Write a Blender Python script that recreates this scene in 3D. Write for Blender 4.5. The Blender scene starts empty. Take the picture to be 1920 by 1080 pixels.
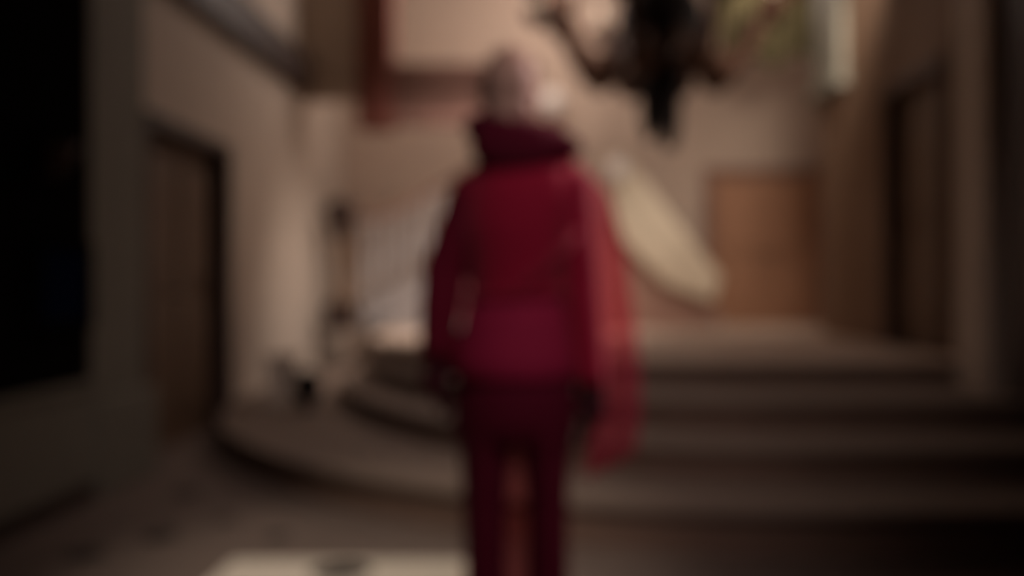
import bpy, bmesh, math, random
from mathutils import Vector, Matrix
C = bpy.context.scene.collection
random.seed(4)
PI = math.pi
F = 1844.0; CH = 1.07           # focal length in px of a 1920 wide frame, camera height

# ---------------------------------------------------------------- camera
cd = bpy.data.cameras.new('camera'); cam = bpy.data.objects.new('camera', cd); C.objects.link(cam)
cam.location = (0, 0, CH); cam.rotation_euler = (PI/2, 0, 0)
cd.sensor_width = 36; cd.lens = 36*F/1920; cd.clip_start = .05
cd.shift_x = -60/1920; cd.shift_y = -5/1920
cd.dof.use_dof = True            # the photograph is far out of focus: lens racked to its near limit
cd.dof.focus_distance = 0.30
BLUR = 57                        # blur disc in px, for far things
cd.dof.aperture_fstop = (cd.lens/1000)*0.0 + 1.0
_ap = BLUR/F*0.30                # aperture diameter giving that disc
cd.dof.aperture_fstop = (cd.lens/1000)/_ap
bpy.context.scene.camera = cam

# ---------------------------------------------------------------- world, exposure, lights
sc = bpy.context.scene
w = bpy.data.worlds.new('world'); sc.world = w; w.use_nodes = True
w.node_tree.nodes['Background'].inputs[0].default_value = (1.0, .86, .78, 1)
w.node_tree.nodes['Background'].inputs[1].default_value = .016
sc.view_settings.view_transform = 'Standard'; sc.view_settings.look = 'None'
sc.view_settings.exposure = 0; sc.view_settings.gamma = 1
sc.view_settings.use_curve_mapping = False
sc.cycles.use_denoising = True; sc.cycles.use_adaptive_sampling = False
sc.cycles.max_bounces = 6; sc.cycles.sample_clamp_indirect = 3

def point(name, loc, power, col, r=.15):
    l = bpy.data.lights.new(name, 'POINT'); l.energy = power; l.color = col; l.shadow_soft_size = r
    o = bpy.data.objects.new(name, l); o.location = loc; C.objects.link(o); return o
def spot(name, loc, target, power, col, ang, r=.1, blend=.8):
    l = bpy.data.lights.new(name, 'SPOT'); l.energy = power; l.color = col; l.shadow_soft_size = r
    l.spot_size = math.radians(ang); l.spot_blend = blend
    o = bpy.data.objects.new(name, l); o.location = loc; C.objects.link(o)
    o.rotation_euler = (Vector(target)-Vector(loc)).to_track_quat('-Z', 'Y').to_euler(); return o
WARM = (1, .80, .66)
spot('hall_light', (.1, 7.9, 3.85), (-.95, 9.9, .5), 600, (1, .85, .76), 76, .35, 1)
point('hall_light', (-.3, 9.5, 4.02), 58, (1, .85, .77), .35)
point('hall_light', (2.2, 9.8, 4.08), 22, (1, .84, .72), .35)
spot('hall_light', (2.3, 7.3, 3.7), (1.8, 11.4, 1.6), 240, (1, .85, .72), 84, .35, 1)
point('stair_light', (.1, 10.3, 4.15), 32, (1, .83, .74), .08)
spot('stair_light', (2.6, 8.2, 3.6), (1.12, 10.1, 1.75), 120, (1, .90, .80), 20, .1)
spot('front_fill_figure', (.9, -.1, 2.75), (-.02, 2.65, 1.15), 80, (1, .80, .78), 46, .25)  # unseen fill from the camera side, added to light the figure's back
spot('shoulder_light', (2.1, 3.9, 2.75), (.17, 2.65, 1.38), 260, (1, .74, .72), 30, .15)
spot('front_fill_steps', (.2, 1.2, 4.2), (-.1, 6.6, .2), 210, (1, .80, .73), 60, .3, 1)  # unseen front fill, added to brighten the risers and floor
spot('floor_light', (-.9, 2.3, 2.8), (-.65, 3.7, 0), 150, (1, .86, .72), 46, .1)

# ---------------------------------------------------------------- materials
def lin(c):
    return tuple(((v/255)/12.92 if v/255 <= .04045 else ((v/255+.055)/1.055)**2.4) for v in c)
def mat(name, c, rough=.8, var=.15, scale=6, metal=0, bump=.02, stretch=None, sheen=0):
    m = bpy.data.materials.new(name); m.use_nodes = True; n = m.node_tree; b = n.nodes['Principled BSDF']
    b.inputs['Roughness'].default_value = rough; b.inputs['Metallic'].default_value = metal
    b.inputs['Specular IOR Level'].default_value = .3
    if sheen: b.inputs['Sheen Weight'].default_value = sheen
    t = n.nodes.new('ShaderNodeTexCoord'); mp = n.nodes.new('ShaderNodeMapping')
    nz = n.nodes.new('ShaderNodeTexNoise'); nz.inputs['Scale'].default_value = scale; nz.inputs['Detail'].default_value = 4
    n.links.new(t.outputs['Object'], mp.inputs[0]); n.links.new(mp.outputs[0], nz.inputs['Vector'])
    if stretch: mp.inputs['Scale'].default_value = stretch
    r = n.nodes.new('ShaderNodeMix'); r.data_type = 'RGBA'
    c = lin(c); lo = tuple(v*(1-var) for v in c); hi = tuple(min(1, v*(1+var)) for v in c)
    r.inputs['A'].default_value = (*lo, 1); r.inputs['B'].default_value = (*hi, 1)
    n.links.new(nz.outputs['Fac'], r.inputs['Factor']); n.links.new(r.outputs['Result'], b.inputs['Base Color'])
    if bump:
        bp = n.nodes.new('ShaderNodeBump'); bp.inputs['Strength'].default_value = .3; bp.inputs['Distance'].default_value = bump
        n.links.new(nz.outputs['Fac'], bp.inputs['Height']); n.links.new(bp.outputs[0], b.inputs['Normal'])
    return m
M = {}
M['plaster'] = mat('plaster', (190, 176, 162))
M['plaster_back'] = mat('plaster_back', (188, 168, 152))
M['wall_right'] = mat('brown_wallpaper', (122, 96, 76))
M['ceiling'] = mat('ceiling_plaster', (160, 140, 124))
M['floor'] = mat('dark_stone', (114, 100, 92), rough=.6, var=.2, scale=3)
M['inset'] = mat('black_stone', (26, 22, 22), rough=.5)
M['tread'] = mat('worn_stone', (122, 106, 95), rough=.7)
M['riser'] = mat('dark_riser', (112, 90, 78), rough=.8)
M['landing'] = mat('pale_landing', (186, 166, 150), rough=.6)
M['darkwood'] = mat('dark_wood', (58, 42, 36), rough=.55, stretch=(8, 8, 1))
M['black_wood_shade'] = mat('black_wood_and_shade', (20, 17, 16), rough=.6, stretch=(8, 8, 1))  # black wood; on the near wall facing the black stands in for shade
M['black_wood_shade'].node_tree.nodes['Principled BSDF'].inputs['Specular IOR Level'].default_value = 0
M['doorwood'] = mat('door_wood', (108, 86, 68), rough=.6, stretch=(8, 8, 1))
M['redwood'] = mat('red_brown_wood', (116, 66, 56), rough=.6, stretch=(8, 8, 1))
M['brownboard'] = mat('brown_board', (136, 104, 90), rough=.7)
M['brownframe'] = mat('brown_frame', (86, 64, 52), rough=.6, stretch=(8, 8, 1))
M['dullboard'] = mat('dull_brown_board', (122, 90, 80), rough=.8)
M['warmwood'] = mat('warm_wood', (168, 124, 96), rough=.6, stretch=(8, 8, 1))
M['whitepaint'] = mat('white_paint', (166, 160, 158), rough=.6)
M['cream'] = mat('cream_plaster', (224, 208, 184), rough=.6)
M['mauve'] = mat('mauve_plaster', (158, 124, 110))
M['stonepil'] = mat('grey_stone', (120, 116, 104), rough=.8)
M['iron'] = mat('black_iron', (20, 13, 13), rough=.9)
M['brass'] = mat('aged_brass', (68, 44, 32), rough=.7, metal=.2)
M['ochre'] = mat('ochre_cloth', (92, 84, 58), rough=.9, scale=20, stretch=(6, 6, .3))
M['navy'] = mat('navy_paint', (14, 20, 44), rough=.6)
M['navy'].node_tree.nodes['Principled BSDF'].inputs['Specular IOR Level'].default_value = 0
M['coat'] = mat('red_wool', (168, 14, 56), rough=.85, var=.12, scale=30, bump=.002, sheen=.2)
M['sleeve'] = mat('shaded_red_wool', (112, 4, 40), rough=.85, var=.12, scale=30, bump=.002)  # coat wool darkened: the left sleeve's shade put into the colour
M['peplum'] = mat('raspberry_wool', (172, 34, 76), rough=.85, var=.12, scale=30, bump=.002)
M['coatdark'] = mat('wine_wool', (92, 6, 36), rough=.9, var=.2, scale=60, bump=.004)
M['trousers'] = mat('maroon_cloth', (102, 8, 42), rough=.9, scale=40, bump=.002)
M['glove'] = mat('maroon_leather', (66, 4, 22), rough=.6, bump=.001)
M['skin'] = mat('skin', (190, 140, 120), rough=.55, bump=.001)
M['hair'] = mat('ash_brown_hair', (186, 150, 134), rough=.6, scale=80, stretch=(1, 1, .1), bump=.003)
M['shoe'] = mat('black_leather', (26, 16, 18), rough=.4)
M['rug'] = mat('cream_rug', (222, 212, 196), rough=1, scale=60, bump=.004)
M['leaf'] = mat('deep_green', (70, 78, 60), rough=.8)
def emis(name, c, s):
    m = bpy.data.materials.new(name); m.use_nodes = True; b = m.node_tree.nodes['Principled BSDF']
    b.inputs['Base Color'].default_value = (.7, .66, .6, 1)
    b.inputs['Emission Color'].default_value = (*c, 1); b.inputs['Emission Strength'].default_value = s
    # faint mottling of the glass
    n = m.node_tree; nz = n.nodes.new('ShaderNodeTexNoise'); nz.inputs['Scale'].default_value = 9
    n.links.new(nz.outputs['Fac'], b.inputs['Roughness']); return m
M['globe'] = emis('frosted_globe', (1, .76, .66), .16)
M['bulb'] = emis('lit_bulb', (1, .75, .5), .6)
def sheer():
    m = bpy.data.materials.new('sheer_red_cloth'); m.use_nodes = True; n = m.node_tree; b = n.nodes['Principled BSDF']
    b.inputs['Base Color'].default_value = (*lin((224, 112, 142)), 1); b.inputs['Roughness'].default_value = .9
    tl = n.nodes.new('ShaderNodeBsdfTranslucent'); tl.inputs[0].default_value = (*lin((228, 108, 142)), 1)
    tr = n.nodes.new('ShaderNodeBsdfTransparent'); tr.inputs[0].default_value = (1, .60, .64, 1)
    a = n.nodes.new('ShaderNodeMixShader'); a.inputs[0].default_value = .4
    n.links.new(b.outputs[0], a.inputs[1]); n.links.new(tl.outputs[0], a.inputs[2])
    wv = n.nodes.new('ShaderNodeTexNoise'); wv.inputs['Scale'].default_value = 300
    mr = n.nodes.new('ShaderNodeMapRange'); mr.inputs['To Min'].default_value = .68; mr.inputs['To Max'].default_value = .84
    n.links.new(wv.outputs['Fac'], mr.inputs['Value'])
    z = n.nodes.new('ShaderNodeMixShader'); n.links.new(mr.outputs[0], z.inputs[0])
    n.links.new(a.outputs[0], z.inputs[1]); n.links.new(tr.outputs[0], z.inputs[2])
    n.links.new(z.outputs[0], n.nodes['Material Output'].inputs[0]); return m
M['sheer'] = sheer()
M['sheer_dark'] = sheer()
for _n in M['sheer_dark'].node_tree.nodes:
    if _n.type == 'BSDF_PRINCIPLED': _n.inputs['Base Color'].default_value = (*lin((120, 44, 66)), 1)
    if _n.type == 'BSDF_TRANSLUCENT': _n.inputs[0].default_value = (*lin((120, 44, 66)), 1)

# ---------------------------------------------------------------- mesh helpers
class MB:
    def __init__(s): s.v = []; s.f = []
    def add(s, vs, fs):
        n = len(s.v); s.v += [tuple(v) for v in vs]; s.f += [tuple(i+n for i in f) for f in fs]; return s
    def box(s, x0, x1, y0, y1, z0, z1):
        vs = [(x, y, z) for z in (z0, z1) for y in (y0, y1) for x in (x0, x1)]
        return s.add(vs, [(0, 2, 3, 1), (4, 5, 7, 6), (0, 1, 5, 4), (2, 6, 7, 3), (0, 4, 6, 2), (1, 3, 7, 5)])
    def prism(s, pts, y0, y1):                      # pts in (x, z), extruded along y
        n = len(pts); vs = [(x, y0, z) for x, z in pts] + [(x, y1, z) for x, z in pts]
        fs = [tuple(range(n)), tuple(reversed(range(n, 2*n)))]
        return s.add(vs, fs + [(i, i+n, (i+1) % n+n, (i+1) % n) for i in range(n)])
    def slab(s, pts, z0, z1):                       # pts in (x, y), extruded along z
        n = len(pts); vs = [(x, y, z0) for x, y in pts] + [(x, y, z1) for x, y in pts]
        fs = [tuple(reversed(range(n))), tuple(range(n, 2*n))]
        return s.add(vs, fs + [(i, (i+1) % n, (i+1) % n+n, i+n) for i in range(n)])
    def rings(s, rs, close=True):
        k = len(rs[0]); vs = [p for r in rs for p in r]; fs = []
        for i in range(len(rs)-1):
            for j in range(k):
                a = i*k+j; b = i*k+(j+1) % k; fs.append((a, b, b+k, a+k))
        if close: fs += [tuple(reversed(range(k))), tuple(range((len(rs)-1)*k, len(rs)*k))]
        return s.add(vs, fs)
    def lathe(s, prof, cx=0, cy=0, k=24):           # prof: (r, z)
        return s.rings([[(cx+r*math.cos(2*PI*j/k), cy+r*math.sin(2*PI*j/k), z) for j in range(k)] for r, z in prof])
    def ell(s, prof, k=28):                         # prof: (cx, cy, z, rx, ry)
        return s.rings([[(cx+rx*math.cos(2*PI*j/k), cy+ry*math.sin(2*PI*j/k), z) for j in range(k)] for cx, cy, z, rx, ry in prof])
    def tube(s, pts, rad, k=12, flat=1.0):
        pts = [Vector(p) for p in pts]; n = len(pts)
        if not hasattr(rad, '__len__'): rad = [rad]*n
        rs = []; up = None
        for i, p in enumerate(pts):
            d = (pts[min(i+1, n-1)]-pts[max(i-1, 0)]).normalized()
            if up is None:
                up = Vector((0, 1, 0)) if abs(d.y) < .9 else Vector((1, 0, 0))
            a = d.cross(up).normalized(); b = a.cross(d).normalized(); up = b
            rr = rad[i]
            ring = lambda q, r: [tuple(q + a*(r*math.cos(2*PI*j/k)) + b*(r*flat*math.sin(2*PI*j/k))) for j in range(k)]
            if i == 0: rs += [ring(p-d*rr*.7, rr*.35), ring(p-d*rr*.35, rr*.8)]
            rs.append(ring(p, rr))
            if i == n-1: rs += [ring(p+d*rr*.35, rr*.8), ring(p+d*rr*.7, rr*.35)]
        return s.rings(rs)
    def ball(s, c, r, sx=1, sy=1, sz=1, k=20, m=12):
        rs = []
        for i in range(m+1):
            t = PI*(i+.15)/(m+.3); z = -math.cos(t); q = math.sin(t)
            rs.append([(c[0]+r*sx*q*math.cos(2*PI*j/k), c[1]+r*sy*q*math.sin(2*PI*j/k), c[2]+r*sz*z) for j in range(k)])
        return s.rings(rs)
    def build(s, name, m, parent=None, bevel=0, smooth=False, remesh=0, relax=2):
        me = bpy.data.meshes.new(name); me.from_pydata(s.v, [], s.f); me.validate()
        bm = bmesh.new(); bm.from_mesh(me); bmesh.ops.recalc_face_normals(bm, faces=bm.faces); bm.to_mesh(me); bm.free()
        o = bpy.data.objects.new(name, me); C.objects.link(o)
        if remesh:
            r = o.modifiers.new('r', 'REMESH'); r.mode = 'VOXEL'; r.voxel_size = remesh
            q = o.modifiers.new('s', 'SMOOTH'); q.factor = .5; q.iterations = relax
            me2 = bpy.data.meshes.new_from_object(o.evaluated_get(bpy.context.evaluated_depsgraph_get()))
            o.modifiers.clear(); o.data = me2; me = me2; me.name = name
        if bevel:
            b = o.modifiers.new('bevel', 'BEVEL'); b.width = bevel; b.segments = 2; b.limit_method = 'ANGLE'
        if smooth or remesh:
            me.polygons.foreach_set('use_smooth', [True]*len(me.polygons))
        me.materials.clear(); me.materials.append(m)
        if parent: o.parent = parent; o.matrix_parent_inverse = Matrix.Translation(-parent.location) if parent.type == 'EMPTY' else Matrix()
        return o
def tag(o, label, cat, group=None, kind=None):
    if label: o['label'] = label
    if cat: o['category'] = cat
    if group: o['group'] = group
    if kind: o['kind'] = kind
    return o
def thing(name, loc, label, cat, group=None):
    o = bpy.data.objects.new(name, None); o.location = loc; o.empty_display_size = .1; C.objects.link(o)
    return tag(o, label, cat, group)
def struct(o): o['kind'] = 'structure'; return o
def dup(root, delta, label, group=None):
    r = root.copy(); C.objects.link(r); r.location = Vector(root.location)+Vector(delta); r['label'] = label
    if group: r['group'] = group
    for ch in list(root.children):
        c = ch.copy(); C.objects.link(c); c.parent = r
        for g in ch.children:
            d = g.copy(); C.objects.link(d); d.parent = c
    return r
def X(px, Y): return (px-1020)*Y/F
def Z(py, Y): return CH-(py-535)*Y/F

# ---------------------------------------------------------------- room shell
WL, WR, YB, HC, LZ = -2.38, 2.6, 11.6, 4.7, .62
struct(MB().box(WL-.2, 3.9, -1.4, YB+.2, -.2, 0).build('floor', M['floor']))
struct(MB().box(WL-.2, 3.9, -1.4, YB+.2, HC, HC+.2).build('ceiling', M['ceiling']))
struct(MB().box(WL-.2, 3.9, -1.6, -1.4, 0, HC).build('wall_front', M['wall_right']))
struct(MB().box(WL-.2, 3.9, YB, YB+.2, 0, HC).build('wall_back', M['plaster_back']))
DY0, DY1, DZ = 5.80, 7.42, 2.12
wl = struct(MB().box(WL-.2, WL, -1.4, DY0, 0, HC).box(WL-.2, WL, DY0, DY1, DZ, HC).box(WL-.2, WL, DY1, YB, 0, HC).build('wall_left', M['plaster']))
struct(MB().box(WR, WR+.2, -1.4, 6.35, 0, HC).box(WR, WR+.2, 6.35, 7.5, LZ+1.95, HC).box(WR, WR+.2, 7.5, 9.2, 0, HC).box(WR+.2, 3.9, 9.0, 9.2, 0, HC).box(3.7, 3.9, 9.2, YB, 0, HC).build('wall_right', M['wall_right']))
# near-black facing on the near left wall: frame-edge darkness put into its colour
struct(MB().box(WL+.0, WL+.12, -1.4, 4.9, 0, HC).build('trim_1', M['black_wood_shade']))
struct(MB().box(WL, WL+.05, 4.9, 5.05, 2.86, 3.2).box(WL, WL+.12, 5.05, 9.5, 2.93, 3.26).build('trim_2', M['darkwood'], bevel=.01))
struct(MB().box(WL, -1.8, 9.5, 9.75, 2.88, HC).build('trim_3', M['plaster']))
struct(MB().box(WR-.1, WR, -1.4, 5.3, 0, HC).build('trim_4', M['darkwood']))
struct(MB().box(WL+.12, WL+.14, .5, 4.9, 0, .16).box(WL, WL+.02, 5.75, DY0-.1, 0, .16).build('baseboard_left', M['darkwood']))

# left pilaster with plinth
p = struct(MB().box(WL, WL+.1, 4.93, 5.62, .5, HC).build('trim_5', M['stonepil'], bevel=.01))
struct(MB().box(WL, WL+.16, 4.92, 5.66, 0, .5).build('trim_6', M['stonepil'], bevel=.015))
# left door: frame, leaf with panels, handle, standing in the opening
d = struct(MB().box(WL-.16, WL-.11, DY0+.08, DY1-.08, 0, DZ-.08).build('door_1', M['doorwood']))
struct(MB().box(WL-.2, WL+.03, DY0, DY0+.08, 0, DZ).box(WL-.2, WL+.03, DY1-.08, DY1, 0, DZ).box(WL-.2, WL+.03, DY0, DY1, DZ-.08, DZ).build('door_frame', M['darkwood'], d, bevel=.008))
for y0 in (DY0+.2, (DY0+DY1)/2+.08):
    for z0, z1 in ((.2, .95), (1.1, 1.9)):
        MB().box(WL-.11, WL-.09, y0, y0+.52, z0, z1).build('door_panel', M['doorwood'], d, bevel=.008)
MB().tube([(WL-.1, 6.52, 1.02), (WL-.04, 6.52, 1.02), (WL-.04, 6.64, 1.02)], .012).build('door_handle', M['brass'], d, smooth=True)

# right wall: dark door and pale pilaster
d = struct(MB().box(WR+.1, WR+.15, 6.42, 7.43, .1, LZ+1.88).build('door_2', M['doorwood']))
MB().box(WR-.03, WR+.2, 6.35, 6.43, .1, LZ+1.95).box(WR-.03, WR+.2, 7.42, 7.5, .1, LZ+1.95).box(WR-.03, WR+.2, 6.35, 7.5, LZ+1.87, LZ+1.95).build('door_frame', M['brownframe'], d, bevel=.008)
for z0, z1 in ((.8, 1.45), (1.6, 2.3)):
    MB().box(WR+.08, WR+.1, 6.55, 7.3, z0, z1).build('door_panel', M['doorwood'], d, bevel=.008)
MB().tube([(WR+.1, 6.52, 1.6), (WR+.04, 6.52, 1.6), (WR+.04, 6.64, 1.6)], .012).build('door_handle', M['brass'], d, smooth=True)
struct(MB().box(WR-.16, WR, 5.42, 5.85, .155, HC).build('trim_7', M['plaster'], bevel=.02))
struct(MB().box(WR-.2, WR, 5.38, 5.89, 0, .42).build('trim_8', M['stonepil'], bevel=.02))
# pale corner pilaster block high on the end of the right wall
struct(MB().box(WR-.07, WR+.22, 8.45, 9.25, 2.86, HC).box(WR-.11, WR+.24, 8.4, 9.28, 2.78, 2.9).build('trim_9', M['stonepil'], bevel=.015))

# ---------------------------------------------------------------- curved steps up to the landing
st = thing('curved_steps', (0, 5, 0), 'broad flight of four low curved stone steps leading up to the landing', 'steps')
EL = [(3.82, 3.58, 4.16), (4.42, 3.0, 5.1), (5.0, 2.9, 5.1), (5.9, 2.8, 3.6)]
for k, (y0, a, b) in enumerate(EL):
    def outline(off):
        pts = [(WR-.003, y0+off)]
        for i in range(33):
            t = PI/2*i/32
            pts.append((max(WL+.002, 1.2-(a-off)*math.sin(t)), min(YB-.01, y0+off+(b)*(1-math.cos(t)))))
        lx, ly = pts[-1]
        if k < 3:
            pts.append((lx, YB-.01))
        else: pts.append((lx, YB-.01))
        pts.append((WR-.003, YB-.01))
        out = [pts[0]]
        for q in pts[1:]:
            if abs(q[0]-out[-1][0])+abs(q[1]-out[-1][1]) > 1e-4: out.append(q)
        return out
    z, zt = (0, .19, .335, .48, .62)[k:k+2]; zn = zt-.035
    if k == 3:      # the top step is the landing, which runs on past the ends
        MB().slab(outline(.03), z, zn).build('riser', M['riser'], st)
        MB().slab(outline(0), zn, zt).build('landing', M['landing'], st, bevel=.006)
        struct(MB().box(WR+.002, 3.7, 9.21, YB-.01, 0, LZ).build('floor', M['landing']))
    else:
        MB().slab(outline(.03), z, zn).build('riser', M['riser'], st)
        MB().slab(outline(0), zn, zt).build('tread', M['tread'], st, bevel=.006)

# ---------------------------------------------------------------- staircase behind: two flights meeting at a half landing
YS = 10.25
s1 = thing('staircase', (-.5, YS, LZ), 'pale staircase behind the red figure, two flights meeting at a half landing', 'staircase')
N1 = 7; X0 = -1.93; run = .30; rise = .16
for i in range(N1):
    MB().box(X0+i*run, X0+(i+1)*run+.001, YS+.06, YB-.02, LZ, LZ+(i+1)*rise).build('step', M['whitepaint'], s1, bevel=.005)
XT = X0+N1*run; ZT = LZ+N1*rise
MB().box(XT, XT+.9, YS+.06, YB-.02, LZ, ZT).build('half_landing', M['whitepaint'], s1)
N2 = 7
for i in range(N2):
    MB().box(XT+.9+i*.11, XT+.9+(i+1)*.11+.001, YS+.06, YB-.02, LZ, ZT-(i+1)*.14).build('step', M['whitepaint'], s1, bevel=.005)
# pale sloping string of the left flight, with plaster below
MB().prism([(X0+.04, LZ), (XT, ZT-.12), (XT, ZT+.08), (X0+.04, LZ+.26)], YS, YS+.06).build('string', M['whitepaint'], s1, bevel=.005)
# right flight: broad cream solid string
pts = [(1128, 300), (1168, 286), (1250, 392), (1352, 520), (1336, 566), (1250, 535), (1168, 450)]
MB().prism([(X(a, 10.1), Z(b, 10.1)) for a, b in pts], 10.06, 10.22).build('string', M['cream'], s1, bevel=.02)['label'] = 'broad cream sloping string'
MB().prism([(XT, LZ), (X(1344, 10.2), LZ), (X(1340, 10.2), Z(556, 10.2)), (XT+.75, ZT), (XT, ZT)], 10.18, 10.3).build('spandrel', M['mauve'], s1)

# railing on the left flight
rl = thing('stair_railing', (-1.9, YS-.05, LZ), 'dark handrail on white balusters rising to the right from the newel post', 'railing')
hp = []
for i in range(11):
    x = X0+.02+i*.21; hp.append((x, YS-.03, LZ+.16+1.0+ (max(0, i-1.3))*.22*rise/run*1.02))
hp[0] = (hp[0][0], YS-.03, hp[1][2]+.01)
MB().tube(hp, .035, 12, .8).build('handrail', M['brownboard'], rl, smooth=True)
for i in range(16):
    x = X0+.07+i*.13; zb = LZ+.24+(x-X0)*rise/run; zt = LZ+1.13+max(0, (x-X0)-.18)*rise/run*1.02
    MB().lathe([(.02, zb-.1), (.03, zb), (.022, zb+.1), (.036, zb+.3), (.024, zb+.5), (.018, zt-.1), (.026, zt-.05), (.02, zt)], x, YS-.03, 10).build('baluster', M['whitepaint'], rl, smooth=True)
nw = thing('newel_post', (-2.11, YS-.05, LZ), 'dark turned newel post with wide cap at the foot of the railing', 'newel post')
cx, cy = -2.11, YS-.05
MB().box(cx-.14, cx+.14, cy-.14, cy+.14, LZ, LZ+.26).build('base', M['darkwood'], nw, bevel=.02)
MB().lathe([(.12, LZ+.26), (.09, LZ+.33), (.06, LZ+.45), (.055, LZ+.6), (.07, LZ+.75), (.06, LZ+.86), (.08, LZ+.93)], cx, cy).build('shaft', M['doorwood'], nw, smooth=True)
MB().lathe([(.07, LZ+.9), (.10, LZ+1.0), (.13, LZ+1.12), (.17, LZ+1.22), (.17, LZ+1.29), (.1, LZ+1.33), (.03, LZ+1.35)], cx, cy).build('cap', M['darkwood'], nw, smooth=True)

# ---------------------------------------------------------------- timber framing at the upper left
Y = 9.54
struct(MB().box(X(672, Y), X(738, Y), Y-.12, Y+.2, Z(242, Y), HC).build('trim_10', M['redwood'], bevel=.02))
struct(MB().box(X(738, Y), X(1010, Y), Y-.08, Y+.12, Z(165, Y), Z(120, Y)).build('trim_11', M['dullboard'], bevel=.02))
struct(MB().box(X(738, Y), X(1010, Y), Y, Y+.06, Z(236, Y), Z(165, Y)).build('trim_12', M['dullboard']))  # board added in place of the soft shade below the beam

# ---------------------------------------------------------------- double door far right
dd = thing('double_door', (2.6, YB-.1, LZ), 'warm brown panelled double door in the far wall right of the stairs', 'door')
Yd = YB-.02
x0, x1, zt = X(1335, Yd), X(1530, Yd), Z(332, Yd)
MB().box(x0-.1, x0, Yd-.1, Yd, LZ, zt+.1).box(x1, x1+.06, Yd-.1, Yd, LZ, zt+.1).box(x0, x1, Yd-.1, Yd, zt, zt+.1).build('frame', M['brownboard'], dd, bevel=.01)
xm = (x0+x1)/2
for a, b in ((x0, xm-.004), (xm+.004, x1)):
    lf = MB().box(a, b, Yd-.06, Yd-.01, LZ, zt).build('door_leaf', M['warmwood'], dd)
    for z0, z1 in ((LZ+.15, LZ+.7), (LZ+.85, zt-.15)):
        g = MB().box(a+.1, b-.1, Yd-.085, Yd-.06, z0, z1).build('panel', M['warmwood'], lf, bevel=.01)
MB().ball((xm-.06, Yd-.09, LZ+.8), .03).ball((xm+.06, Yd-.09, LZ+.8), .03).build('knob', M['brass'], dd, smooth=True)

# ---------------------------------------------------------------- ochre drapery, upper right
dr = thing('drapery', (2.3, 10.1, 3.3), 'ochre cloth swag hanging high beside the pale stone corner block', 'curtain')
Y = 10.1; xa, xb = X(1352, Y), X(1550, Y)
n = 60; rs = []
for j in range(9):
    row = []
    for i in range(n+1):
        u = i/n; x = xa+(xb-xa)*u
        bot = Z(128, Y)+.16*abs(math.sin(u*PI*2))-.12*(u < .06)-.3*(u > .93)
        z = HC-.25+(bot-HC+.25)*j/8
        row.append((x, Y+.035*math.sin(u*60+j*.25)+.01*j, z))
    rs.append(row)
m = MB(); vs = [p for r in rs for p in r]
vs2 = [(p[0], p[1]+.02, p[2]) for p in vs]; k = n+1; fs = []
for j in range(8):
    for i in range(n):
        q = (j*k+i, j*k+i+1, (j+1)*k+i+1, (j+1)*k+i); fs.append(q); fs.append(tuple(len(vs)+t for t in reversed(q)))
m.add(vs+vs2, fs).build('swag', M['ochre'], dr, smooth=True)
MB().tube([(xa-.06, Y, HC-.22), (xb+.08, Y, HC-.22)], .03).build('curtain_rod', M['brass'], dr, smooth=True)
for x in (xa, xb): MB().tube([(x, Y, HC-.22), (x, Y, HC-.01)], .012, 8).build('rod_bracket', M['brass'], dr, smooth=True)

# ---------------------------------------------------------------- chandelier
cx, cy = X(1238, 9.0), 9.0
ch = thing('chandelier', (cx, cy, 3.4), 'large brass and black iron chandelier hanging over the landing, dark tapering body', 'chandelier')
MB().lathe([(.015, HC-.03), (.015, 3.95)], cx, cy, 10).build('chain', M['iron'], ch)
MB().lathe([(.02, HC-.1), (.1, HC-.06), (.14, HC)], cx, cy, 24).build('ceiling_rose', M['brass'], ch, smooth=True)
MB().lathe([(.03, 4.0), (.1, 3.9), (.32, 3.74), (.39, 3.6), (.40, 3.45), (.37, 3.3), (.3, 3.2), (.23, 3.12)], cx, cy, 32).build('bowl', M['iron'], ch, smooth=True)
MB().lathe([(.23, 3.2), (.23, 3.0), (.2, 2.85), (.185, 2.72), (.17, 2.64)], cx, cy, 32).build('body', M['iron'], ch, smooth=True)
for sx, zb in ((-.088, 2.40), (.088, 2.31)):
    MB().lathe([(.1, 2.72), (.098, 2.6), (.088, zb+.15), (.07, zb+.05), (.03, zb)], cx+sx, cy, 16).build('drop', M['iron'], ch, smooth=True)
for i in range(8):
    a = 2*PI*(i+.5)/8
    pts = []
    for r, z in ((.3, 3.35), (.42, 3.12), (.55, 2.98), (.7, 3.02), (.82, 3.2), (.95, 3.46), (1.1, 3.62), (1.24, 3.6)):
        pts.append((cx+r*math.cos(a), cy+r*math.sin(a), z))
    arm = MB().tube(pts, [.06, .075, .09, .085, .065, .055, .05, .04], 12).build('arm', M['brass'], ch, smooth=True)
    MB().lathe([(.03, 2.86), (.07, 2.89), (.12, 2.93), (.165, 3.02), (.175, 3.12), (.15, 3.12), (.08, 3.04), (.03, 3.03)], cx+.58*math.cos(a), cy+.58*math.sin(a), 16).build('leaf_cup', M['brass'], arm, smooth=True)
    MB().lathe([(.03, 3.42), (.07, 3.45), (.12, 3.5), (.13, 3.6), (.1, 3.6), (.05, 3.54)], cx+1.0*math.cos(a), cy+1.0*math.sin(a), 16).build('leaf_cup', M['brass'], arm, smooth=True)
    ex, ey = cx+1.24*math.cos(a), cy+1.24*math.sin(a)
    MB().lathe([(.03, 3.56), (.1, 3.62), (.13, 3.72), (.11, 3.72), (.03, 3.68)], ex, ey, 16).build('candle_cup', M['brass'], arm, smooth=True)
    MB().lathe([(.025, 3.68), (.025, 3.85)], ex, ey, 10).build('candle', M['cream'], arm)
    MB().lathe([(.012, 3.85), (.024, 3.88), (.02, 3.92), (.004, 3.96)], ex, ey, 10).build('bulb', M['bulb'], arm, smooth=True)

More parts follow.
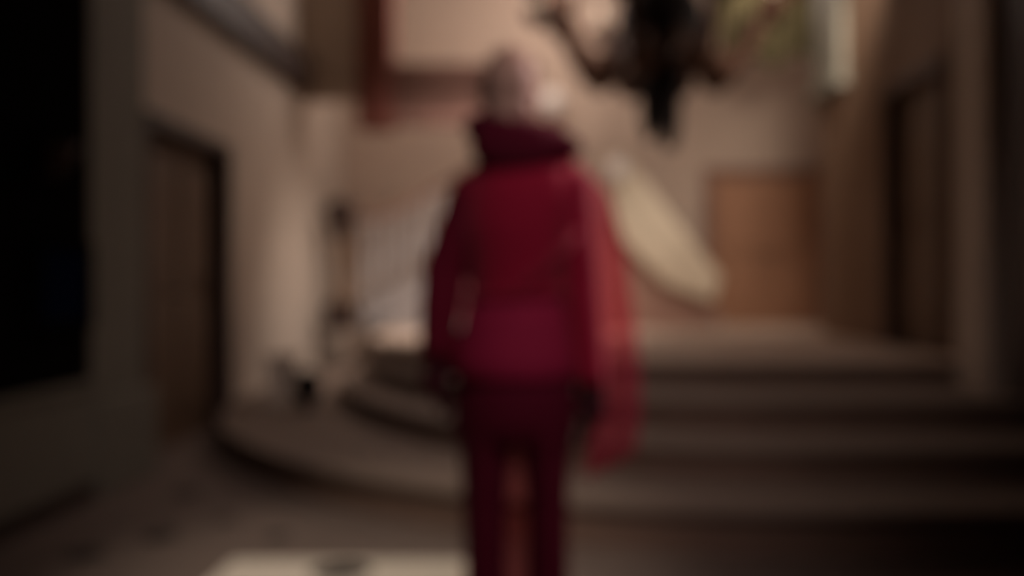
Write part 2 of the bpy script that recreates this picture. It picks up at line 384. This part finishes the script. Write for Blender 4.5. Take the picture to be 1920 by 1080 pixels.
# wall lamps
def wall_lamp(px, py, Y, r, label):
    x, z = X(px, Y), Z(py, Y)
    t = thing('wall_lamp', (x, YB-.02, z), label, 'wall lamp')
    MB().tube([(x, YB-.01, z-.1), (x, Y+.05, z-.14), (x, Y, z-.08)], .015, 8).build('bracket', M['brass'], t, smooth=True)
    MB().ball((x, Y, z), r).build('globe', M['globe'], t, smooth=True)
wall_lamp(1034, 190, YB-.35, .13, 'round frosted wall lamp just right of the figure\'s head')
gx, gz = X(1158, 9.94), Z(322, 9.94)
gl = thing('globe_lamp', (gx, 9.94, gz-.05), 'small pale globe lamp at the top of the cream sloping stair wall', 'lamp')
MB().ball((gx, 9.94, gz+.02), .1).build('globe', M['globe'], gl, smooth=True)
MB().tube([(gx, 10.05, gz-.12), (gx, 9.96, gz-.14), (gx, 9.94, gz-.08)], .014, 8).build('base', M['brass'], gl)

# picture and unlit lamp on the dark near left wall
pc = thing('framed_picture', (WL+.12, 4.6, 1.07), 'dark navy picture in a black frame on the near left wall', 'picture')
MB().box(WL+.12, WL+.14, 4.36, 4.82, .9, 1.24).build('canvas', M['navy'], pc)
MB().box(WL+.12, WL+.16, 4.32, 4.36, .86, 1.28).box(WL+.12, WL+.16, 4.82, 4.86, .86, 1.28).box(WL+.12, WL+.16, 4.36, 4.82, .86, .9).box(WL+.12, WL+.16, 4.36, 4.82, 1.24, 1.28).build('frame', M['black_wood_shade'], pc, bevel=.004)
bl = thing('wall_lamp', (WL+.12, 4.42, 1.6), 'small unlit brass wall lamp above the navy picture', 'wall lamp')
MB().lathe([(.05, 1.56), (.05, 1.58)], WL+.16, 4.42, 16).build('backplate', M['brass'], bl)
MB().lathe([(.03, 1.6), (.05, 1.62), (.09, 1.7), (.085, 1.7), (.03, 1.63)], WL+.2, 4.42, 20).build('shade', M['brass'], bl, smooth=True)
MB().tube([(WL+.125, 4.42, 1.57), (WL+.2, 4.42, 1.57), (WL+.2, 4.42, 1.61)], .01, 8).build('bracket', M['brass'], bl, smooth=True)

# stone dado along the near left wall
struct(MB().box(WL+.12, WL+.15, .5, 4.9, .1, .56).box(WL+.12, WL+.17, .5, 4.9, .56, .6).build('trim_13', M['stonepil'], bevel=.006))

# stone plinth and dark urn at the left end of the steps
pl = MB().box(-2.03, -1.85, 7.2, 7.42, .19, .54).box(-2.05, -1.83, 7.18, 7.44, .52, .56).box(-2.05, -1.83, 7.18, 7.44, .19, .23).build('stone_plinth', M['plaster'], bevel=.01)
tag(pl, 'short pale stone plinth at the left end of the curved steps', 'plinth')
ux, uy = X(577, 7.0), 7.0
ur = MB().lathe([(.05, .19), (.055, .21), (.04, .23), (.085, .28), (.11, .34), (.1, .4), (.065, .44), (.075, .46), (.06, .46), (.05, .43), (.03, .33)], ux, uy, 24).build('urn', M['iron'], smooth=True)
tag(ur, 'small black round urn on the lowest step beside the pale plinth', 'urn')

# ---------------------------------------------------------------- floor insets, rug
for px, py in ((350, 925), (300, 1005), (520, 1005), (160, 1040), (420, 975)):
    Y = F*CH/(py-535); x = X(px, Y); r = .085 if py != 975 else .05
    if (px, py) == (520, 1005): r = .06
    o = MB().slab([(x+r, Y), (x, Y+r*1.3), (x-r, Y), (x, Y-r*1.3)], 0, .004).build('floor_inset', M['inset'])
    o['kind'] = 'structure'
rg = thing('floor_rug', (-.7, 3.3, 0), 'cream rug with black round motifs at the bottom left of the figure', 'rug')
MB().box(-1.2, -.28, 2.2, 3.80, 0, .012).build('rug_field', M['rug'], rg, bevel=.004)
for x, y, r in ((-.75, 3.63, .115), (-.79, 3.1, .1), (-.79, 2.6, .1), (-1.08, 3.36, .08), (-.45, 3.36, .05)):
    MB().lathe([(r, .012), (r, .0145)], x, y, 24).build('rug_motif', M['inset'], rg)

# ---------------------------------------------------------------- the person in red
YP = 2.63
def q(px, py, dy=0):
    return (X(px, YP), YP+dy, Z(py, YP))
pe = thing('person', (X(960, YP), YP, 0), 'person seen from behind in red belted jacket, maroon trousers and sheer shawl', 'person')
def rx(pxl): return pxl*YP/F
def hand(mb, wrist, side, g=0):
    wv = Vector(wrist)
    mb.tube([wv+Vector((0, 0, .02)), wv+Vector((0, 0, -.03)), wv+Vector((side*.004, -.005, -.07)), wv+Vector((side*.004, -.012, -.09))], [.026+g, .030+g, .036+g, .032+g], 12, .5+g*8)
    for i, (L, r) in enumerate(((.068, .0085), (.078, .009), (.072, .0088), (.056, .0078))):
        b = wv+Vector((side*.003, -.038+.022*i+.012, -.085)); b = Vector((b.x, b.y, b.z))
        inn = -side
        mb.tube([b, b+Vector((inn*.004, 0, -L*.45)), b+Vector((inn*.014, 0, -L*.78)), b+Vector((inn*.028, 0, -L))], [r*1.1+g, r+g, r*.92+g, r*.8+g], 8)
    # thumb leaves the front side of the palm near the wrist
    b = wv+Vector((0, .02, -.02))
    mb.tube([b, b+Vector((-side*.008, .03, -.03)), b+Vector((-side*.014, .042, -.058)), b+Vector((-side*.018, .044, -.078))], [.013+g, .012+g, .0105+g, .009+g], 8)
shL, elL, wrL = q(892, 356), q(833, 510, .01), q(822, 658, -.03)
shR, elR, wrR = q(1064, 340), q(1090, 530, .0), q(1106, 708, -.05)
hx = X(955, YP)
body = MB()
# head: skull, jaw, neck as one surface
body.ball((hx, YP-.01, 1.59), .103, .68, .92, 1.04)
body.ball((hx, YP+.045, 1.535), .06, .85, .8, .95)
body.ell([(hx, YP-.01, 1.34, .075, .07), (hx, YP, 1.42, .055, .058), (hx, YP, 1.5, .052, .055), (hx, YP, 1.56, .05, .05)])
body.tube([(hx, YP+.085, 1.60), (hx, YP+.105, 1.567), (hx, YP+.085, 1.558)], [.008, .014, .009], 8)     # nose
for s in (-1, 1):
    body.ball((hx+s*.073, YP-.005, 1.575), .03, .3, .55, 1)                                            # ears
    body.ball((hx+s*.03, YP+.082, 1.595), .013)                                                       # eyes
body.tube([(hx-.022, YP+.09, 1.527), (hx, YP+.097, 1.528), (hx+.022, YP+.09, 1.527)], .006, 8)          # mouth
cxp = X(966, YP)
body.ell([(cxp, YP, .80, .14, .10), (cxp, YP, .90, .155, .11), (cxp, YP, 1.05, .09, .07), (cxp, YP, 1.2, .14, .095), (cxp, YP, 1.34, .15, .09), (cxp, YP, 1.41, .07, .06)])
for s, a, b, c_ in ((-1, shL, elL, wrL), (1, shR, elR, wrR)):
    body.tube([a, b, c_], [.045, .034, .024], 12); hand(body, c_, s)
    body.tube([(cxp+s*.08, YP, .84), (cxp+s*.085, YP+.02, .48), (cxp+s*.085, YP-.02, .09)], [.08, .055, .035], 14)
    body.tube([(cxp+s*.085, YP-.03, .05), (cxp+s*.09, YP+.12, .03)], [.038, .03], 12, .7)
bo = body.build('body', M['skin'], pe, remesh=.0055)
# hair: short cap over the skull and nape
h = MB()
h.ball((hx, YP-.018, 1.597), .110, .70, .92, .98)
h.tube([(hx-.03, YP-.075, 1.54), (hx, YP-.083, 1.50), (hx+.03, YP-.075, 1.54)], .03, 12)
h.ball((hx, YP-.055, 1.53), .068, .98, .65, 1)
h.build('hair', M['hair'], pe, remesh=.007)
# jacket
j = MB()
def row(l, r, py, dep, dy=0): # ellipse ring between two px columns
    return (X((l+r)/2, YP), YP+dy, Z(py, YP), rx((r-l)/2), dep)
j.ell([row(890, 1040, 585, .09), row(882, 1054, 578, .1), row(879, 1056, 540, .1),
       row(874, 1062, 490, .11), row(860, 1072, 430, .125), row(862, 1092, 375, .125), row(878, 1080, 330, .115), row(898, 1054, 297, .09), row(915, 1012, 266, .07), row(925, 1000, 240, .06)])
def sleeve(a, b, c_, k=1):
    a, b, c_ = Vector(a), Vector(b), Vector(c_)
    return [a, a.lerp(b, .5), b, b.lerp(c_, .5), c_+Vector((0, 0, .0))]
pp = MB().ell([row(862, 1078, 706, .155), row(838, 1090, 700, .165), row(846, 1082, 660, .15), row(864, 1068, 610, .13), row(877, 1058, 562, .106), row(900, 1030, 556, .09)])
MB.build(pp, 'peplum', M['peplum'], pe, smooth=True)
sl = MB(); sr = MB()
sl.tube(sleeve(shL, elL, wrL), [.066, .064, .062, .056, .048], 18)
sr.tube(sleeve(shR, elR, wrR), [.068, .06, .054, .048, .044], 18)
sl.build('sleeve', M['sleeve'], pe, remesh=.009, relax=4)  # left sleeve carries its shade in the darker wool
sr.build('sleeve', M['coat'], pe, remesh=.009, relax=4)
for a in (shL, shR): j.tube([Vector(a), Vector(a)+Vector((0, 0, -.05))], [.068, .06], 16)
jk = j.build('jacket', M['coat'], pe, remesh=.009, relax=6)
# trousers
t = MB()
t.ell([row(850, 1080, 820, .13), row(848, 1084, 780, .155), row(850, 1082, 730, .155), row(860, 1075, 690, .13), row(872, 1060, 640, .11)])
t.ell([row(872, 950, 1240, .085, -.02), row(874, 948, 1100, .09), row(868, 950, 950, .095), row(864, 958, 850, .11), row(856, 980, 790, .13)])
t.ell([row(980, 1062, 1240, .085, .02), row(986, 1064, 1100, .09), row(988, 1064, 950, .095), row(980, 1070, 850, .11), row(955, 1078, 790, .13)])
t.build('trousers', M['trousers'], pe, remesh=.009, relax=6)
# hood lying on the shoulders
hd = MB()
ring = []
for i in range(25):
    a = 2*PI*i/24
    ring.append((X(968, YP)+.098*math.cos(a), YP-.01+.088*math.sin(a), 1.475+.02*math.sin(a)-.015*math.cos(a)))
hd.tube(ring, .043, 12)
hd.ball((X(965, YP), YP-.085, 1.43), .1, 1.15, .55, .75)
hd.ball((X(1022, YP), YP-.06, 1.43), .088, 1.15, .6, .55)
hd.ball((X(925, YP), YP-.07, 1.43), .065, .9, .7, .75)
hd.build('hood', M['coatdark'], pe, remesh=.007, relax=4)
# belt and diagonal sash across the back
bt = MB(); rs = []
for i in range(49):
    a = 2*PI*i/48; rs.append((X(968, YP)+rx(90)*math.cos(a), YP+.108*math.sin(a), Z(552, YP)+.008*math.cos(a)))
bt.tube(rs, .015, 10)
bt.build('belt', M['coat'], pe, smooth=True)
MB().tube([q(1078, 440, -.075), q(1050, 475, -.115), q(1010, 515, -.116), q(966, 556, -.116)], .011, 10).build('sash', M['coat'], pe, smooth=True)
# gloves
for c_, s in ((wrL, -1), (wrR, 1)):
    g = MB(); hand(g, c_, s, .0042)
    g.tube([Vector(c_)+Vector((0, 0, .03)), Vector(c_)+Vector((0, 0, -.02))], .036, 14)
    g.build('glove', M['glove'], pe, remesh=.004)
# shoes
for s in (-1, 1):
    x = cxp+s*.088; MB().tube([(x, YP-.07, .045), (x, YP, .05), (x, YP+.1, .035), (x, YP+.16, .03)], [.036, .045, .042, .03], 14, .8).build('shoe', M['shoe'], pe, remesh=.006)
# sheer shawl hanging from the right shoulder, behind and outside the arm
m = MB(); nu, nv = 36, 26; vs = []
edgeL = [(1056, 292), (1070, 372), (1084, 480), (1100, 600), (1112, 700), (1108, 800), (1096, 900)]
edgeR = [(1072, 288), (1146, 362), (1176, 470), (1194, 600), (1206, 700), (1208, 790), (1196, 860)]
def interp(e, t):
    t *= len(e)-1; i = min(int(t), len(e)-2); f = t-i
    return Vector((e[i][0]*(1-f)+e[i+1][0]*f, e[i][1]*(1-f)+e[i+1][1]*f))
for jv in range(nv+1):
    a = interp(edgeL, jv/nv); b = interp(edgeR, jv/nv)
    for iu in range(nu+1):
        u = iu/nu; p = a.lerp(b, u); ang = u*PI
        dy = (-.06+.09*min(1, jv/nv*3.5))*math.cos(ang*.5) + .10*u*u*(jv/nv*.5+.5) + .012*math.sin(u*22+jv*.1)*jv/nv
        vs.append((X(p.x, YP), YP+dy-.01, Z(p.y, YP)))
k = nu+1
fs = [(jv*k+iu, jv*k+iu+1, (jv+1)*k+iu+1, (jv+1)*k+iu) for jv in range(nv) for iu in range(nu)]
sh = m.add(vs, fs).build('shawl', M['sheer'], pe, smooth=True)
sh['label'] = 'sheer pinkish red shawl over the right arm'
so = sh.modifiers.new('t', 'SOLIDIFY'); so.thickness = .003

# long sheer panel of the same cloth falling down the front, seen past the arms and between the legs
vs = []; nu, nv = 30, 30
for jv in range(nv+1):
    t_ = jv/nv; py = 330+(1220-330)*t_
    l = 862-6*math.sin(PI*min(1, t_*2)) - 8*t_*0; rr_ = 1062+8*t_
    for iu in range(nu+1):
        u = iu/nu
        vs.append((X(l+(rr_-l)*u, YP), YP+.185-.05*abs(u-.5)*2+.012*math.sin(u*26+t_), Z(py, YP)))
k = nu+1
fp = MB().add(vs, [(jv*k+iu, jv*k+iu+1, (jv+1)*k+iu+1, (jv+1)*k+iu) for jv in range(nv) for iu in range(nu)]).build('front_panel', M['sheer_dark'], pe, smooth=True)
fp['label'] = 'long sheer red panel between the legs'
so = fp.modifiers.new('t', 'SOLIDIFY'); so.thickness = .003
